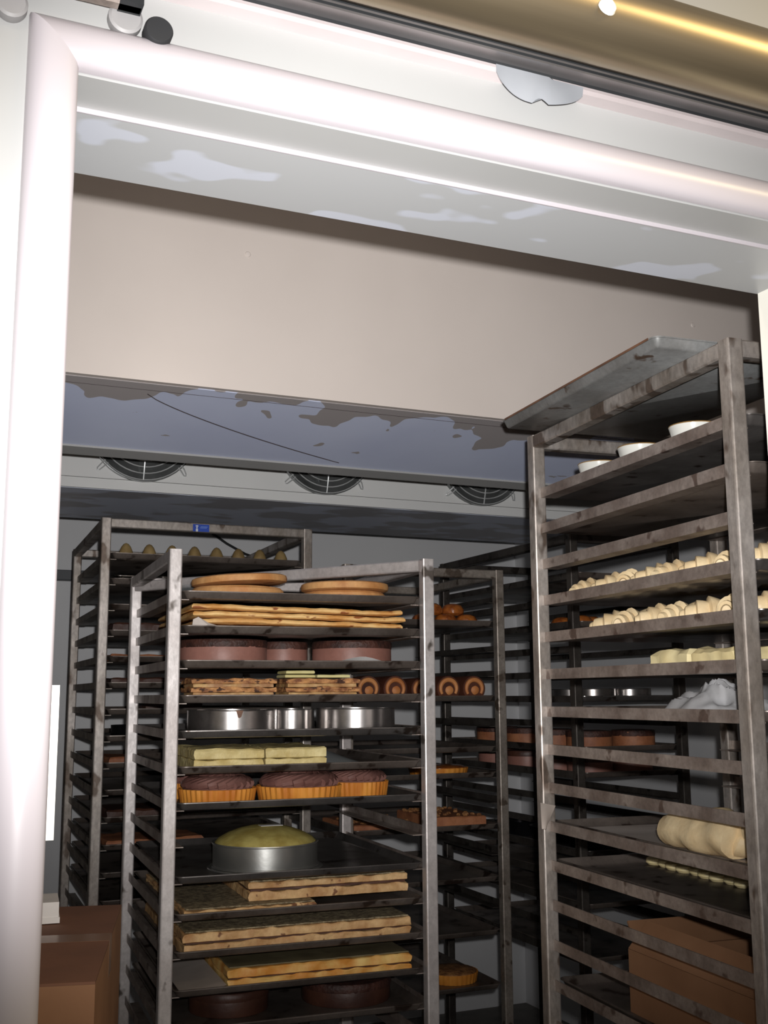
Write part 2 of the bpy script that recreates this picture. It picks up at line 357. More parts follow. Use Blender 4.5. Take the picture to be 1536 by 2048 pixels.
# ------------------------------------------------------------------ ceiling duct (cream front, stained blue-white underside)
DY0, DY1, DZ = 2.579, 3.012, 2.25; DSL = -.10 / (3.012 - 2.579)     # the pan falls towards the back
t = root('ceiling_duct', 'cream fronted ceiling duct with stained blue-white underside', 'duct', (0, DY0, DZ))
obj('front_panel', G().box(RX0 + .01, RX1 - .01, 0, .02, 0, RZ1 - DZ).mesh('front_panel', 'cream_panel'), t)
def sloped(y0, y1, dz, th, x0=RX0 + .01, x1=RX1 - .01):
    return G().add([(x, y, DSL * y + dz + k) for k in (0, th) for x, y in ((x0, y0), (x1, y0), (x1, y1), (x0, y1))], [(3, 2, 1, 0), (4, 5, 6, 7), (0, 1, 5, 4), (1, 2, 6, 5), (2, 3, 7, 6), (3, 0, 4, 7)])
DL = DY1 - DY0
obj('underside', sloped(.0203, DL - .05, .003, .02).mesh('underside', 'drip_underside'), t)
obj('rear_lip', sloped(DL - .0495, DL, -.002, .03).mesh('rear_lip', 'reveal_grey'), t)
obj('seam', sloped(.050, .0512, .0024, .001).mesh('seam', 'cable'), t)
pts = [(.53 + .62 * u, .07 + .29 * (u ** .8), DSL * (.07 + .29 * (u ** .8)) + .0025 - .012 * u * (1 - u)) for u in [i / 24 for i in range(25)]]
obj('hanging_wire', G().tube(pts, .0013, 6).mesh('hanging_wire', 'cable', True), t)
def screw_head(x, z): obj('screw_head', G().lathe([(.008, 0), (.006, .0025), (.0001, .003)], 14).mesh('screw_head', 'cream_panel', True), t, (x, 0, z), 0, (PI / 2, 0, 0))
for x, z in ((.76, .36), (2.17, .36)): screw_head(x, z)

# ------------------------------------------------------------------ evaporator with three fans
EY, EZ = 3.50, 2.15
t = root('evaporator', 'white ceiling evaporator cooler with three round fan guards', 'cooler', (0, EY, EZ))
obj('casing', G().box(.0, 2.75, .012, .62, .002, RZ1 - EZ).mesh('casing', 'evap_white'), t)
obj('face_panel', G().box(.0, 2.75, 0, .012, .034, RZ1 - EZ).mesh('face_panel', 'evap_white'), t)
obj('face_strip', G().box(.0, 2.75, 0, .012, 0, .031).mesh('face_strip', 'evap_white'), t)
obj('drip_pan', G().box(.0, 2.75, .0125, .62, -.001, .002).mesh('drip_pan', 'wet_underside'), t)
FR = .168
gd = G()
for i in range(8):
    r = .03 + (FR - .03) * i / 7; y = -.055 + .03 * (r / FR) ** 2
    gd.tube([(r * math.cos(2 * PI * k / 48), y, r * math.sin(2 * PI * k / 48)) for k in range(48)], .0022, 6, True)
for k in range(4):
    a = PI / 4 + k * PI / 2 + .1 * 0 - PI / 4
    gd.tube([((.03 + (FR - .03) * i / 8) * math.cos(a), -.057 + .03 * ((.03 + (FR - .03) * i / 8) / FR) ** 2, (.03 + (FR - .03) * i / 8) * math.sin(a)) for i in range(9)], .0026, 6)
guard = gd.mesh('fan_guard', 'guard_wire', True)
shroud = G().lathe([(FR - .004, 0), (FR + .001, .024), (FR + .003, .0245), (FR + .005, .024), (FR + .004, 0)], 48, caps=(False, False)).mesh('shroud_ring', 'fan_shroud', True)
back = G().lathe([(FR - .003, 0), (FR - .003, .024), (FR - .012, .020), (FR - .05, .006), (.095, .002), (.0001, .002)], 48).mesh('fan_recess', 'fan_shroud', True)
bl = G()
for k in range(5):
    a0 = 2 * PI * k / 5 + .35
    bl.grid(8, 4, lambda u, v, a0=a0: ((.035 + .115 * u) * math.cos(a0 + (v - .5) * .85), (v - .5) * .018 - .012, (.035 + .115 * u) * math.sin(a0 + (v - .5) * .85)))
bl.lathe([(.035, -.005), (.035, .018), (.02, .024), (.0001, .025)], 24)
nb = len(bl.v) - 24 * 4
for i in range(nb, len(bl.v)):
    x, y, z = bl.v[i]; bl.v[i] = (x, -z, y)
blades = bl.mesh('fan_blades', 'fan_blade', True)
cg = G()
for k in range(4):
    a = PI / 4 + k * PI / 2; c = Vector((math.cos(a), 0, math.sin(a)))
    p = [c * (FR - .004) + Vector((0, -.026, 0)), c * (FR + .012) + Vector((0, -.022, 0)), c * (FR + .028) + Vector((0, -.006, 0))]
    n_ = Vector((-c.z, 0, c.x)) * .006
    cg.tube([p[0] - n_, p[1] - n_, p[2] - n_ * .8, p[2] + c * .005, p[2] + n_ * .8, p[1] + n_, p[0] + n_], .0022, 6)
clips = cg.mesh('guard_clip', 'guard_wire', True)
for x in (.69, 1.315, 1.925):
    f = obj('fan', back, t, (x, -.0002, 2.351 - EZ), 0, (PI / 2, 0, 0))
    for nm, me, rt in (('shroud_ring', shroud, (0, 0, 0)), ('fan_guard', guard, (-PI / 2, 0, 0)), ('fan_blades', blades, (-PI / 2, 0, 1.3 * x)), ('guard_clip', clips, (-PI / 2, 0, 0))):
        obj(nm, me, f, (0, 0, 0), 0, rt)

# ------------------------------------------------------------------ tray racks
PW = .03
class Rack:
    def __init__(s, name, label, O, yaw, Wd, D, top, levels, pm, rm, v=None, front=True, diag=False, zmin=.0):
        a = math.radians(yaw); s.yaw = a; s.O = Vector((*O, 0)); s.u = Vector((math.cos(a), math.sin(a), 0)); n = Vector((-math.sin(a), math.cos(a), 0))
        s.v = Vector((*v, 0)).normalized() if v else n.copy()
        s.W, s.D, s.top = Wd, D, top
        s.su, s.sn = s.v.dot(s.u), s.v.dot(n)          # plan shear of a knocked-about frame
        s.name = name
        r = s.root = root('tray_rack', label, 'rack', s.O, a)
        q = s.q
        def prism(cx, cy, z0, z1):      # a post of square tube with softened corners
            c = .0035; h = PW / 2
            pr = [(-h + c, -h), (h - c, -h), (h - c * .3, -h + c * .3), (h, -h + c), (h, h - c), (h - c, h), (-h + c, h), (-h, h - c), (-h, -h + c), (-h + c * .3, -h + c * .3)]
            b = Vector(q(cx, cy, 0)); return G().loft([[(b.x + x, b.y + y, z) for x, y in pr] for z in (z0, z1)])
        for cx in (PW / 2, Wd - PW / 2):
            for cy in (PW / 2, D - PW / 2): obj('post', prism(cx, cy, 0, top).mesh('post', pm), r)
        h = PW / 2; zt = top - h
        bars = [(q(h, PW, zt), q(h, D - PW, zt)), (q(Wd - h, PW, zt), q(Wd - h, D - PW, zt)), (q(PW, D - h, zt), q(Wd - PW, D - h, zt))]
        if front: bars.append((q(PW, h, zt), q(Wd - PW, h, zt)))
        if diag: bars.append((q(PW * .6, D - PW * .9, zt - .012), q(Wd - PW, h, zt - .003)))
        for zb in (.16,): bars += [(q(h, PW, zb), q(h, D - PW, zb)), (q(Wd - h, PW, zb), q(Wd - h, D - PW, zb)), (q(PW, D - h, zb), q(Wd - PW, D - h, zb))]
        for p1, p2 in bars: obj('crossbar', G().bar(p1, p2, PW * .96, PW * .96, .003).mesh('crossbar', pm), r)
        rl = []
        for sg in (0, 1):
            g = G(); X = lambda x: Wd - x if sg else x
            fl = [(.0165, 0), (.0525, 0), (.0525, .002), (.0195, .002), (.0195, .0215), (.0165, .0215)]
            ring = lambda y: [q(X(x), y, z) for x, z in fl]
            A, B = ring(.0305), ring(D - .0305)
            if sg: A, B = B, A
            g.loft([A, B]); rl.append(g.mesh('rail', rm))
        for z in levels:
            for me in rl: obj('rail', me, r, (0, 0, z - .002))
    def q(s, x, y, z=0): return (x + y * s.su, y * s.sn, z)      # rack coordinates to the root's frame
    def P(s, x, y, z): return s.O + s.u * x + s.v * y + Vector((0, 0, z))

lev = lambda z0, n, p=.08: [z0 - p * i for i in range(n)]
F = Rack('F', 'short steel tray rack in the middle, holding cakes, tarts and cake rings', (.567, 2.521), -3.4, .663, .68, 1.838, lev(1.724, 14), 'steel_post_bright', 'steel_rail', front=False, diag=True)
R = Rack('R', 'tall steel tray rack nearest the door on the right, with raw croissants', (1.215, 1.362), -5.2, .50, .75, 2.075, lev(1.934, 17), 'steel_post', 'steel_rail')
L = Rack('L', 'tall steel tray rack at the back left with a blue sticker', (.561, 3.45), 0, .694, .82, 2.05, lev(1.925, 17), 'steel_post', 'steel_post_dull', v=(.030, .813))
Mr = Rack('M', 'short dark steel tray rack behind the middle rack, holding iced rolls', (1.30, 3.27), -1.5, .575, .66, 1.916, lev(1.478 + .0825 * 4, 13, .0825), 'steel_post_dull', 'steel_dark')
N = Rack('N', 'tall dark steel tray rack in the back right corner', (1.99, 3.02), 0, .44, .95, 2.02, lev(1.875, 16), 'steel_dark', 'steel_dark')

def rr_ring(w, d, r, z, e):
    """rounded rectangle ring, outset by e"""
    x0, x1, y0, y1 = -e, w + e, -e, d + e; r = max(.002, r + e); out = []
    for cx, cy, a0 in ((x1 - r, y0 + r, -PI / 2), (x1 - r, y1 - r, 0), (x0 + r, y1 - r, PI / 2), (x0 + r, y0 + r, PI)):
        for i in range(5):
            a = a0 + PI / 2 * i / 4; out.append((cx + r * math.cos(a), cy + r * math.sin(a), z))
    return out
TRAYM = {}
def tray(rk, z, label, m_='tray_dark', dy=0, h=.018, key=None):
    k = (rk.name, m_, h)
    w, d = rk.W - .068, rk.D - .012
    if k not in TRAYM:
        L_ = [(0, .014 - .014), (0, 0)]
        rings = [rr_ring(w, d, .018, .0, -.016), rr_ring(w, d, .018, .003, -.011), rr_ring(w, d, .018, h - .002, -.004), rr_ring(w, d, .018, h - .002, 0), rr_ring(w, d, .018, h, 0), rr_ring(w, d, .018, h + .0006, -.003), rr_ring(w, d, .018, h - .002, -.0055), rr_ring(w, d, .018, .0045, -.0125), rr_ring(w, d, .018, .0016, -.018)]
        rings = [[rk.q(x + .034, y + .006, zz) for x, y, zz in r] for r in rings]
        TRAYM[k] = G().loft(rings).mesh('baking_tray', m_, True)
    p = rk.root.location + rk.v * dy
    o = obj('baking_tray', TRAYM[k], None, (p.x, p.y, z + .0004), rk.yaw)
    tag(o, label, 'tray', 'baking trays in the racks')
    return z + .0024       # height of the tray floor

# ------------------------------------------------------------------ baked goods and tins: one mesh of each kind
def lump(seed, amp, f=9):
    return lambda a, r, z: 1 + amp * noise.noise(Vector((math.cos(a) * 1.7 + seed, math.sin(a) * 1.7, z * f)))
def disc_mesh(R_, h, seed, m_, amp=.03):
    return G().lathe([(R_ * .9, 0), (R_ * .985, h * .15), (R_, h * .5), (R_ * .985, h * .85), (R_ * .93, h), (R_ * .6, h * 1.04), (R_ * .25, h * 1.02), (.001, h * 1.03)], 40, lump(seed, amp)).mesh('sponge_disc', m_, True)
def place(me, name, rk, x, y, z, label, cat, group=None, rz=0, rot=None):
    o = obj(name, me, None, rk.P(x, y, z), rk.yaw + rz)
    if rot: o.rotation_euler = (rot[0], rot[1], rk.yaw + rz)
    return tag(o, label, cat, group)
def mroot(name, rk, x, y, z, label, cat, group=None, rz=0): return root(name, label, cat, rk.P(x, y, z), rk.yaw + rz, group)

# --- middle rack, top level: flat sponge discs
z = tray(F, 1.724, 'baking tray with flat round sponge discs, top of the middle rack')
place(disc_mesh(.118, .041, 1, 'pita'), 'sponge_disc', F, .205, .2, z, 'lower round sponge disc of the left pile on the top tray', 'cake')
place(disc_mesh(.120, .021, 2, 'pita'), 'sponge_disc', F, .213, .21, z + .0515, 'upper round sponge disc of the left pile, tilted', 'cake', rot=(0, math.radians(-3.2), 0))
place(disc_mesh(.112, .037, 3, 'pita'), 'sponge_disc', F, .488, .2, z, 'lower round sponge disc of the right pile on the top tray', 'cake')
place(disc_mesh(.115, .022, 4, 'pita'), 'sponge_disc', F, .491, .195, z + .039, 'upper round sponge disc of the right pile on the top tray', 'cake')
# loose cling film by the right-hand post and against the left post
def film(w, h, seed):
    return G().grid(22, 14, lambda u, v: (w * u + .01 * noise.noise(Vector((u * 3, v * 3, seed))), .03 * noise.noise(Vector((u * 4, v * 4, seed + 5))) + .05 * v, h * v * (1 - .25 * abs(u - .4)) + .001))
place(film(.15, .062, 2).mesh('film', 'plastic_film', True), 'cling_film', F, .445, .33, z, 'crumpled clear plastic film behind the right sponge discs', 'plastic')
place(film(.17, .068, 8).mesh('film', 'plastic_film', True), 'cling_film', F, .06, .33, z, 'crumpled clear plastic film behind the left sponge discs', 'plastic')

# --- sheets of sponge with parchment
z = tray(F, 1.644, 'baking tray with a pile of golden sponge sheets')
zz = z
names = ['bottom', 'second lowest', 'second highest', 'top']
ox = [.062, .076, .064, .060]; wd = [.545, .515, .535, .53]
for i in range(4):
    sag = lambda x, y, i=i: (.003 * math.sin(x * 9 + i * .3) + .001 * math.sin(x * 21 + i * .3)) * (i > 0)
    me = G().slab(wd[i], .5, .0115, 40, 6, .0022, i + 3, rnd=.004, zf=sag).mesh('sponge_sheet', 'sponge_gold', True)
    place(me, 'sponge_sheet', F, ox[i], .036, zz + (.003 if i else 0), '%s golden sponge sheet in the pile of four on parchment' % names[i], 'cake', 'sponge sheets in the pile')
    zz += .0165 if i else .0175
def paper_corner(pts, seed):
    """a standing, slightly bent flap of parchment through the given x-z outline"""
    n = len(pts); cx = sum(p[0] for p in pts) / n; cz = sum(p[1] for p in pts) / n
    yb = lambda x, z_: .006 * math.sin(x * 40 + seed) + .10 * (z_ - pts[0][1])
    f_ = [(x, yb(x, z_), z_) for x, z_ in pts] + [(cx, yb(cx, cz) - .004, cz)]
    b_ = [(x, y + .0006, z_) for x, y, z_ in f_]
    k = n + 1
    fs = [(i, (i + 1) % n, n) for i in range(n)] + [(k + (i + 1) % n, k + i, k + n) for i in range(n)] + [((i + 1) % n, i, k + i, k + (i + 1) % n) for i in range(n)]
    return G().add(f_ + b_, fs).mesh('parchment_corner', 'parchment')
def paper(w, d, f, m_='parchment', nx=20, ny=12, th=.0006):
    g = G(); 
    up = [[(w * i / nx, d * j / ny, f(i / nx, j / ny) + th) for j in range(ny + 1)] for i in range(nx + 1)]
    g.grid(nx, ny, lambda u, v: (w * u, d * v, f(u, v) + th)); g.grid(nx, ny, lambda u, v: (w * u, d * (1 - v), f(u, 1 - v)))
    return g.mesh('paper', m_, True)

place(paper_corner([(.058, .0005), (.150, .0005), (.128, .014), (.098, .022), (.074, .036), (.062, .030)], 1), 'parchment_corner', F, 0, .024, z + .0006, 'parchment corner standing up at the left of the sponge sheets', 'paper')
place(paper_corner([(.500, .0005), (.604, .0005), (.600, .018), (.570, .015), (.530, .010)], 4), 'parchment_corner', F, 0, .024, z + .0006, 'parchment corner standing up at the right of the sponge sheets', 'paper')
# --- chocolate mousse cakes on white paper
z = tray(F, 1.564, 'baking tray with chocolate mousse cakes on white paper')
place(paper(.545, .38, lambda u, v: .0008 + .024 * max(0, 1 - v / .1) * math.sin(min(1, max(0, (u - .55) / .45)) * PI) ** 2 + .0012 * math.sin(u * 22 + v * 5) ** 2 + (.006 * (1 - v * 3) * (1 - u * 4) if u < .1 and v < .06 else 0), 'paper_white', 34, 26), 'paper_sheet', F, .057, .026, z + .0004, 'white paper lining under the mousse cakes with a raised right end', 'paper')
def mousse(R_, h, mt, mb, seed, lb, nm='mousse_cake', rk=F, x=0, y=0, z_=0, gp='mousse cakes on the middle rack', th=.012):
    r = mroot(nm, rk, x, y, z_, lb, 'cake', gp)
    obj('cake_body', G().lathe([(R_ * .99, 0), (R_, .003), (R_, h - .003), (R_ * .985, h), (.001, h)], 44, lump(seed, .006)).mesh('cake_body', mb, True), r)
    def rm(a, rr, zz_): return 1 + .02 * noise.noise(Vector((math.cos(a) * 8 + seed, math.sin(a) * 8, zz_ * 160)))
    o = obj('topping', G().lathe([(R_ * 1.004, h - .017), (R_ * 1.016, h - .011), (R_ * 1.01, h - .002), (R_ * .985, h + .002), (R_ * .6, h + .004), (.001, h + .004)], 60, rm, caps=(False, True)).mesh('topping', mt, True), r); o['label'] = 'dark chocolate crumb topping'
    return r
for i, (x, y, R_, lb) in enumerate(((.168, .18, .108, 'large pink-brown mousse cake at the left of its tray'), (.338, .245, .064, 'small mousse cake between the two larger ones'), (.503, .175, .102, 'large pink-brown mousse cake at the right of its tray'))):
    mousse(R_, .064, 'choc_top', 'mousse', i, lb, x=x, y=y, z_=z + .0032)

# --- mille-feuille slices
z = tray(F, 1.484, 'baking tray with mille-feuille slices, level with the camera')
place(paper(.44, .2, lambda u, v: .0008 + .001 * math.sin(u * 19) ** 2, 'parchment'), 'parchment_sheet', F, .056, .026, z + .0003, 'parchment under the mille-feuille slices', 'paper')
def mille(w, d, lb, x, y, z_, seed, rz=0):
    r = mroot('mille_feuille', F, x, y, z_, lb, 'pastry', 'mille-feuille slices on the middle rack', rz)
    hz = 0
    for i in range(5):
        crust = i % 2 == 0; h = .0112 if crust else .0085
        sh = 0 if crust else .006
        obj('puff_layer' if crust else 'cream_layer', G().slab(w - 2 * sh, d - 2 * sh, h, 40, 12, .0042 if crust else .002, seed + i, rnd=.0012, z0=hz, x0=sh, y0=sh).mesh('layer', 'puff' if crust else 'puff_cream', True), r)
        hz += h + .0002
    return hz
hz = mille(.205, .13, 'mille-feuille slice on the left half of its tray', .062, .034, z + .002, 11)
mille(.185, .13, 'mille-feuille slice in the middle with pale slices on top', .291, .034, z + .002, 23)
zp = z + .002 + hz + .0025
for i, (x, w, rz, dz, lb) in enumerate(((.292, .075, 0, 0, 'pale creamy slice lying flat on the mille-feuille'), (.294, .072, 0, .0095, 'pale creamy slice uppermost on the mille-feuille'), (.372, .085, .03, 0, 'pale creamy slice at the right end on the mille-feuille'))):
    place(G().slab(w, .08, .0075, 10, 6, .001, i + 40, rnd=.002).mesh('pale_slice', 'pale_slice', True), 'pale_slice', F, x, .05, zp + dz, lb, 'pastry', 'pale slices on the mille-feuille', rz=rz)

# --- steel cake rings
z = tray(F, 1.404, 'baking tray with steel cake rings', 'tray_steel')
def ring_mesh(R_, h, m_='pan_steel', t=.0012):
    return G().lathe([(R_ - t, h - .004), (R_ - t, .004), (R_ - t, 0), (R_, 0), (R_, .003), (R_, h - .004), (R_, h - .0012), (R_ + .0008, h), (R_ - t, h), (R_ - t, h - .004)], 64, caps=(False, False)).mesh('cake_ring', m_, True)
for x, y, R_, h, lb in ((.183, .135, .108, .061, 'wide steel cake ring at the left with a brown smear'), (.3455, .185, .057, .061, 'narrow steel cake ring between the wide ones'), (.506, .155, .1, .062, 'wide steel cake ring at the right of its tray')):
    o = place(ring_mesh(R_, h), 'cake_ring', F, x, y, z, lb, 'cake ring', 'steel cake rings on the middle rack')
    if 'smear' in lb:
        a0 = -PI / 2 - .06
        sm = obj('smear', G().grid(6, 6, lambda u, v: ((R_ + .0006) * math.cos(a0 + (u - .5) * (.16 - .09 * (1 - v))), (R_ + .0006) * math.sin(a0 + (u - .5) * (.16 - .09 * (1 - v))), h - .018 * (1 - v) * (1 - .3 * abs(u - .4)) - .001)).mesh('smear', 'rust'), o); sm['label'] = 'brown smear of filling'
place(ring_mesh(.085, .049, 'pan_dark'), 'cake_ring', F, .30, .325, z, 'dark cake ring at the back of the ring tray', 'cake ring', 'steel cake rings on the middle rack')

# --- cream block wrapped in paper
z = tray(F, 1.324, 'baking tray with a pale yellow cake block')
for x, w, sd, lb in ((.078, .166, 5, 'left half of the pale yellow cake block'), (.2475, .152, 6, 'right half of the pale yellow cake block')):
    r = mroot('cake_block', F, x, .06, z + .0022, lb, 'cake', 'halves of the pale cake block')
    obj('lower_layer', G().slab(w, .24, .024, 16, 12, .004, sd, rnd=.002).mesh('lower_layer', 'block_cream', True), r)
    obj('upper_layer', G().slab(w, .24, .025, 16, 12, .004, sd + 9, rnd=.004, z0=.0243).mesh('upper_layer', 'block_cream', True), r)
place(paper(.49, .30, lambda u, v: .0004 + (.034 * max(0, (u - .74) / .26) ** .6 * max(0, v - .2) * max(0, 1 - (u - .74) / .26) * 3 if u > .74 else 0), 'paper_grey', 30, 14), 'paper_sheet', F, .056, .028, z + .0002, 'grey paper under the pale cake block, lifting at the right', 'paper')

# --- fluted tarts with chocolate cream
z = tray(F, 1.244, 'baking tray with fluted tarts under piped chocolate cream', 'tray_steel')
def tart_shell(R_, h, nfl=38):
    fl = lambda a, r, z_: 1 + .016 * math.cos(nfl * a)
    return G().lathe([(R_ * .93, 0), (R_ * .94, .001), (R_, h), (R_ * .985, h + .001), (R_ * .95, h - .001), (R_ * .9, h * .8), (.001, h * .8)], nfl * 4, fl).mesh('tart_shell', 'tart_shell', True)
def swirl(R_, z0, h, n=24, seed=0):
    g = G().lathe([(R_ * .96, z0 - .002), (R_ * .9, z0 + .006), (R_ * .5, z0 + .015), (.001, z0 + .018)], 40)
    rn = random.Random(seed)
    for ring, (ra, rb, zz_, m_) in enumerate(((.90, .45, 0, n), (.52, .08, .009, n // 2))):
        for k in range(m_):
            a0 = 2 * PI * (k + rn.uniform(-.15, .15)) / m_; pts = []
            for i in range(9):
                t_ = i / 8; r = R_ * (ra + (rb - ra) * t_); a = a0 + 1.1 * t_
                pts.append((r * math.cos(a), r * math.sin(a), z0 + zz_ + .006 + h * .62 * math.sin(PI * (.12 + .62 * t_))))
            rr = R_ * (.125 if ring == 0 else .11)
            g.tube(pts, lambda u, rr=rr: rr * (.45 + .75 * math.sin(PI * (.15 + .75 * u))), 8)
    return g.mesh('cream_swirl', 'choc_cream', True)
for i, (x, y, R_, lb) in enumerate(((.150, .135, .092, 'fluted tart with chocolate cream at the left of its tray'), (.354, .140, .104, 'large fluted tart with chocolate cream in the middle'), (.527, .205, .08, 'fluted tart with chocolate cream at the right of its tray'), (.14, .34, .08, 'fluted tart half hidden at the back left of the tart tray'))):
    r = mroot('fluted_tart', F, x, y, z, lb, 'tart', 'chocolate tarts on the middle rack', rz=i * .6)
    obj('pastry_shell', tart_shell(R_, .037), r)
    o = obj('chocolate_cream', swirl(R_ * .965, .0345, .023, 24, i), r); o['label'] = 'piped chocolate cream'

# --- springform tin with a domed cake
z = tray(F, 1.084, 'empty-looking dark baking tray under the springform tin', 'tray_steel')
r = mroot('springform_tin', F, .283, .19, z, 'round springform tin with a domed greenish-yellow cake', 'cake tin')
R_ = .128
obj('tin_base', G().lathe([(R_ + .012, 0), (R_ + .013, .002), (R_ + .012, .004), (.001, .004)], 56).mesh('tin_base', 'tin_steel', True), r)
obj('tin_wall', G().lathe([(R_ - .001, .005), (R_ + .003, .005), (R_ + .003, .009), (R_, .010), (R_, .058), (R_ + .003, .060), (R_ + .002, .063), (R_ - .002, .0625), (R_ - .002, .005)], 64, caps=(False, False)).mesh('tin_wall', 'tin_steel', True), r)
obj('domed_cake', G().lathe([(R_ - .004, .0045), (R_ - .004, .062), (R_ * .9, .071), (R_ * .72, .083), (R_ * .5, .093), (R_ * .25, .099), (.001, .1)], 44, lump(3, .02, 12)).mesh('domed_cake', 'dome_cake', True), r)
tag(obj('paper_card', G().slab(.055, .03, .0012, 4, 3, .0002, 1, rnd=.0004).mesh('paper_card', 'paper_white'), None, F.P(.262, .15, z + .1005), F.yaw), 'small white card lying on top of the domed cake', 'card')
# --- crumb-topped sheet cakes
def sheet_cake(w, d, lb, x, y, z_, seed, hs=(.013, .004, .011), ms=('crust_pale', 'filling_dark', 'crumb_top'), rz=0, gp='crumb-topped sheet cakes', side='crust_pale'):
    r = mroot('sheet_cake', F, x, y, z_, lb, 'cake', gp, rz)
    h0, h1, h2 = hs
    obj('bottom_crust', G().slab(w, d, h0, 60, 24, .006, seed, rnd=.002).mesh('bottom_crust', side, True), r)
    obj('filling', G().slab(w - .008, d - .008, h1, 30, 14, .0015, seed + 1, rnd=.0008, z0=h0, x0=.004, y0=.004).mesh('filling', ms[1], True), r)
    obj('top_crust', G().slab(w, d, h2, 60, 24, .0050, seed + 2, rnd=.0025, z0=h0 + h1).mesh('top_crust', ms[0], True), r)
    o = obj('crumb', G().slab(w - .008, d - .009, .003, 40, 20, .0014, seed + 3, rnd=.0012, z0=h0 + h1 + h2 + .0012, x0=.004, y0=.005).mesh('crumb', ms[2], True), r); o['label'] = 'greyish crumb top'
z = tray(F, 1.004, 'baking tray with two overlapping crumb-topped sheet cakes')
sheet_cake(.31, .58, 'crumb-topped sheet cake lying flat at the left of its tray', .058, .03, z, 3, (.008, .001, .008))
sheet_cake(.395, .46, 'cut crumb-topped sheet cake overlapping at the right', .215, .07, z + .0215, 9, (.021, .006, .014))
for ch in (): pass
z = tray(F, .924, 'baking tray with one wide crumb-topped sheet cake')
sheet_cake(.545, .58, 'wide crumb-topped sheet cake with jagged filling line', .058, .03, z, 15, (.025, .004, .019))
z = tray(F, .844, 'baking tray with a glossy two-layer sheet cake')
sheet_cake(.445, .56, 'glossy golden-edged two-layer sheet cake', .16, .035, z, 21, (.021, .003, .020), ('edge_gold', 'filling_dark', 'glaze_top'), side='edge_gold')
place(paper(.10, .38, lambda u, v: .0006 + .012 * u * u, 'parchment', 10, 12), 'parchment_sheet', F, .057, .03, z + .0004, 'parchment edge left of the glossy sheet cake', 'paper')
z = tray(F, .764, 'lowest visible baking tray in the middle rack')
mousse(.095, .05, 'choc_cake', 'choc_cake', 5, 'dark chocolate cake at the left of the lowest visible tray', 'chocolate_cake', F, .20, .2, z, 'dark chocolate cakes at the bottom')
mousse(.11, .05, 'choc_top', 'choc_cake', 6, 'dark chocolate cake at the right of the lowest visible tray', 'chocolate_cake', F, .492, .19, z, 'dark chocolate cakes at the bottom')

# ------------------------------------------------------------------ right rack
ZR = 1.934
# tray lying on top of the frame, hanging over to the left
w, d = .40, .62
rings = [rr_ring(w, d, .014, 0, -.012), rr_ring(w, d, .014, .003, -.008), rr_ring(w, d, .014, .016, -.002), rr_ring(w, d, .014, .016, 0), rr_ring(w, d, .014, .0185, 0), rr_ring(w, d, .014, .0185, -.004), rr_ring(w, d, .014, .0045, -.010), rr_ring(w, d, .014, .0016, -.014)]
r = root('baking_tray', 'grey baking tray lying on top of the right rack, overhanging left', 'tray', R.P(-.088, .075, 2.0753), R.yaw)
obj('tray_body', G().loft(rings).mesh('tray_body', 'tray_blue', True), r)
o = obj('worn_edge', G().box(-.0012, -.0002, .02, d - .02, .0155, .0195).mesh('worn_edge', 'rust'), r); o['label'] = 'rust-brown worn edge'
z = tray(R, ZR, 'baking tray with white bowls, top level of the right rack', 'tray_steel')
def bowl():
    r = root('white_bowl', 'x', 'bowl')
    obj('bowl_body', G().lathe([(.026, 0), (.032, .005), (.044, .048), (.045, .052), (.043, .052), (.040, .047), (.029, .006), (.001, .005)], 36).mesh('bowl_body', 'bowl_white', True), r)
    obj('glazed_rim', G().tube([(.044 * math.cos(2 * PI * k / 36), .044 * math.sin(2 * PI * k / 36), .0522) for k in range(36)], .0014, 6, True).mesh('glazed_rim', 'rim_brown', True), r)
    return r
b0 = bowl()
for i, (x, y, lb) in enumerate(((.095, .245, 'white bowl nearest the front post on the top tray'), (.095, .43, 'white bowl in the middle of the row on the top tray'), (.097, .60, 'white bowl farthest back in the row on the top tray'), (.25, .35, 'white bowl in the second row of the top tray'))):
    q_ = b0 if i == 0 else dup(b0, (0, 0, 0)); q_.location = R.P(x, y, z); q_['label'] = lb; q_['group'] = 'white bowls on the right rack'
tray(R, ZR - .08, 'empty dark baking tray, second level of the right rack')
# raw croissants
def croissant(seed):
    n = 56; Rr = .038; rnd_ = random.Random(seed); bend = .75 + .4 * rnd_.random()
    pts = []; 
    for i in range(n + 1):
        u = i / n; a = (u - .5) * 2 * bend
        pts.append((Rr * 1.25 * math.sin(a) / bend * 1.25, Rr * (1 - math.cos(a)) - .01, 0))
    def rad_(u):
        k = abs(2 * u - 1); env = .006 + .0155 * (1 - k ** 1.7)
        st = (u * 7 + .5) % 1
        return env * (.80 + .34 * (1 - st if u < .5 else st))
    g = G().tube(pts, rad_, 16)
    g.v = [(x + .0015 * noise.noise(Vector((x * 60, y * 60, seed))), y, (z + .0185) * .92 if z > -.0185 else 0) for x, y, z in g.v]
    zm = min(p[2] for p in g.v); g.v = [(x, y, max(z - zm - .004, 0)) for x, y, z in g.v]; g.v = [(x * 1.35, y * 1.28, z * 1.75) for x, y, z in g.v]
    return g.mesh('raw_croissant', 'dough', True)
CR = [croissant(i) for i in range(5)]
ORDC = ['first', 'second', 'third', 'fourth', 'fifth', 'sixth', 'seventh', 'eighth', 'ninth']
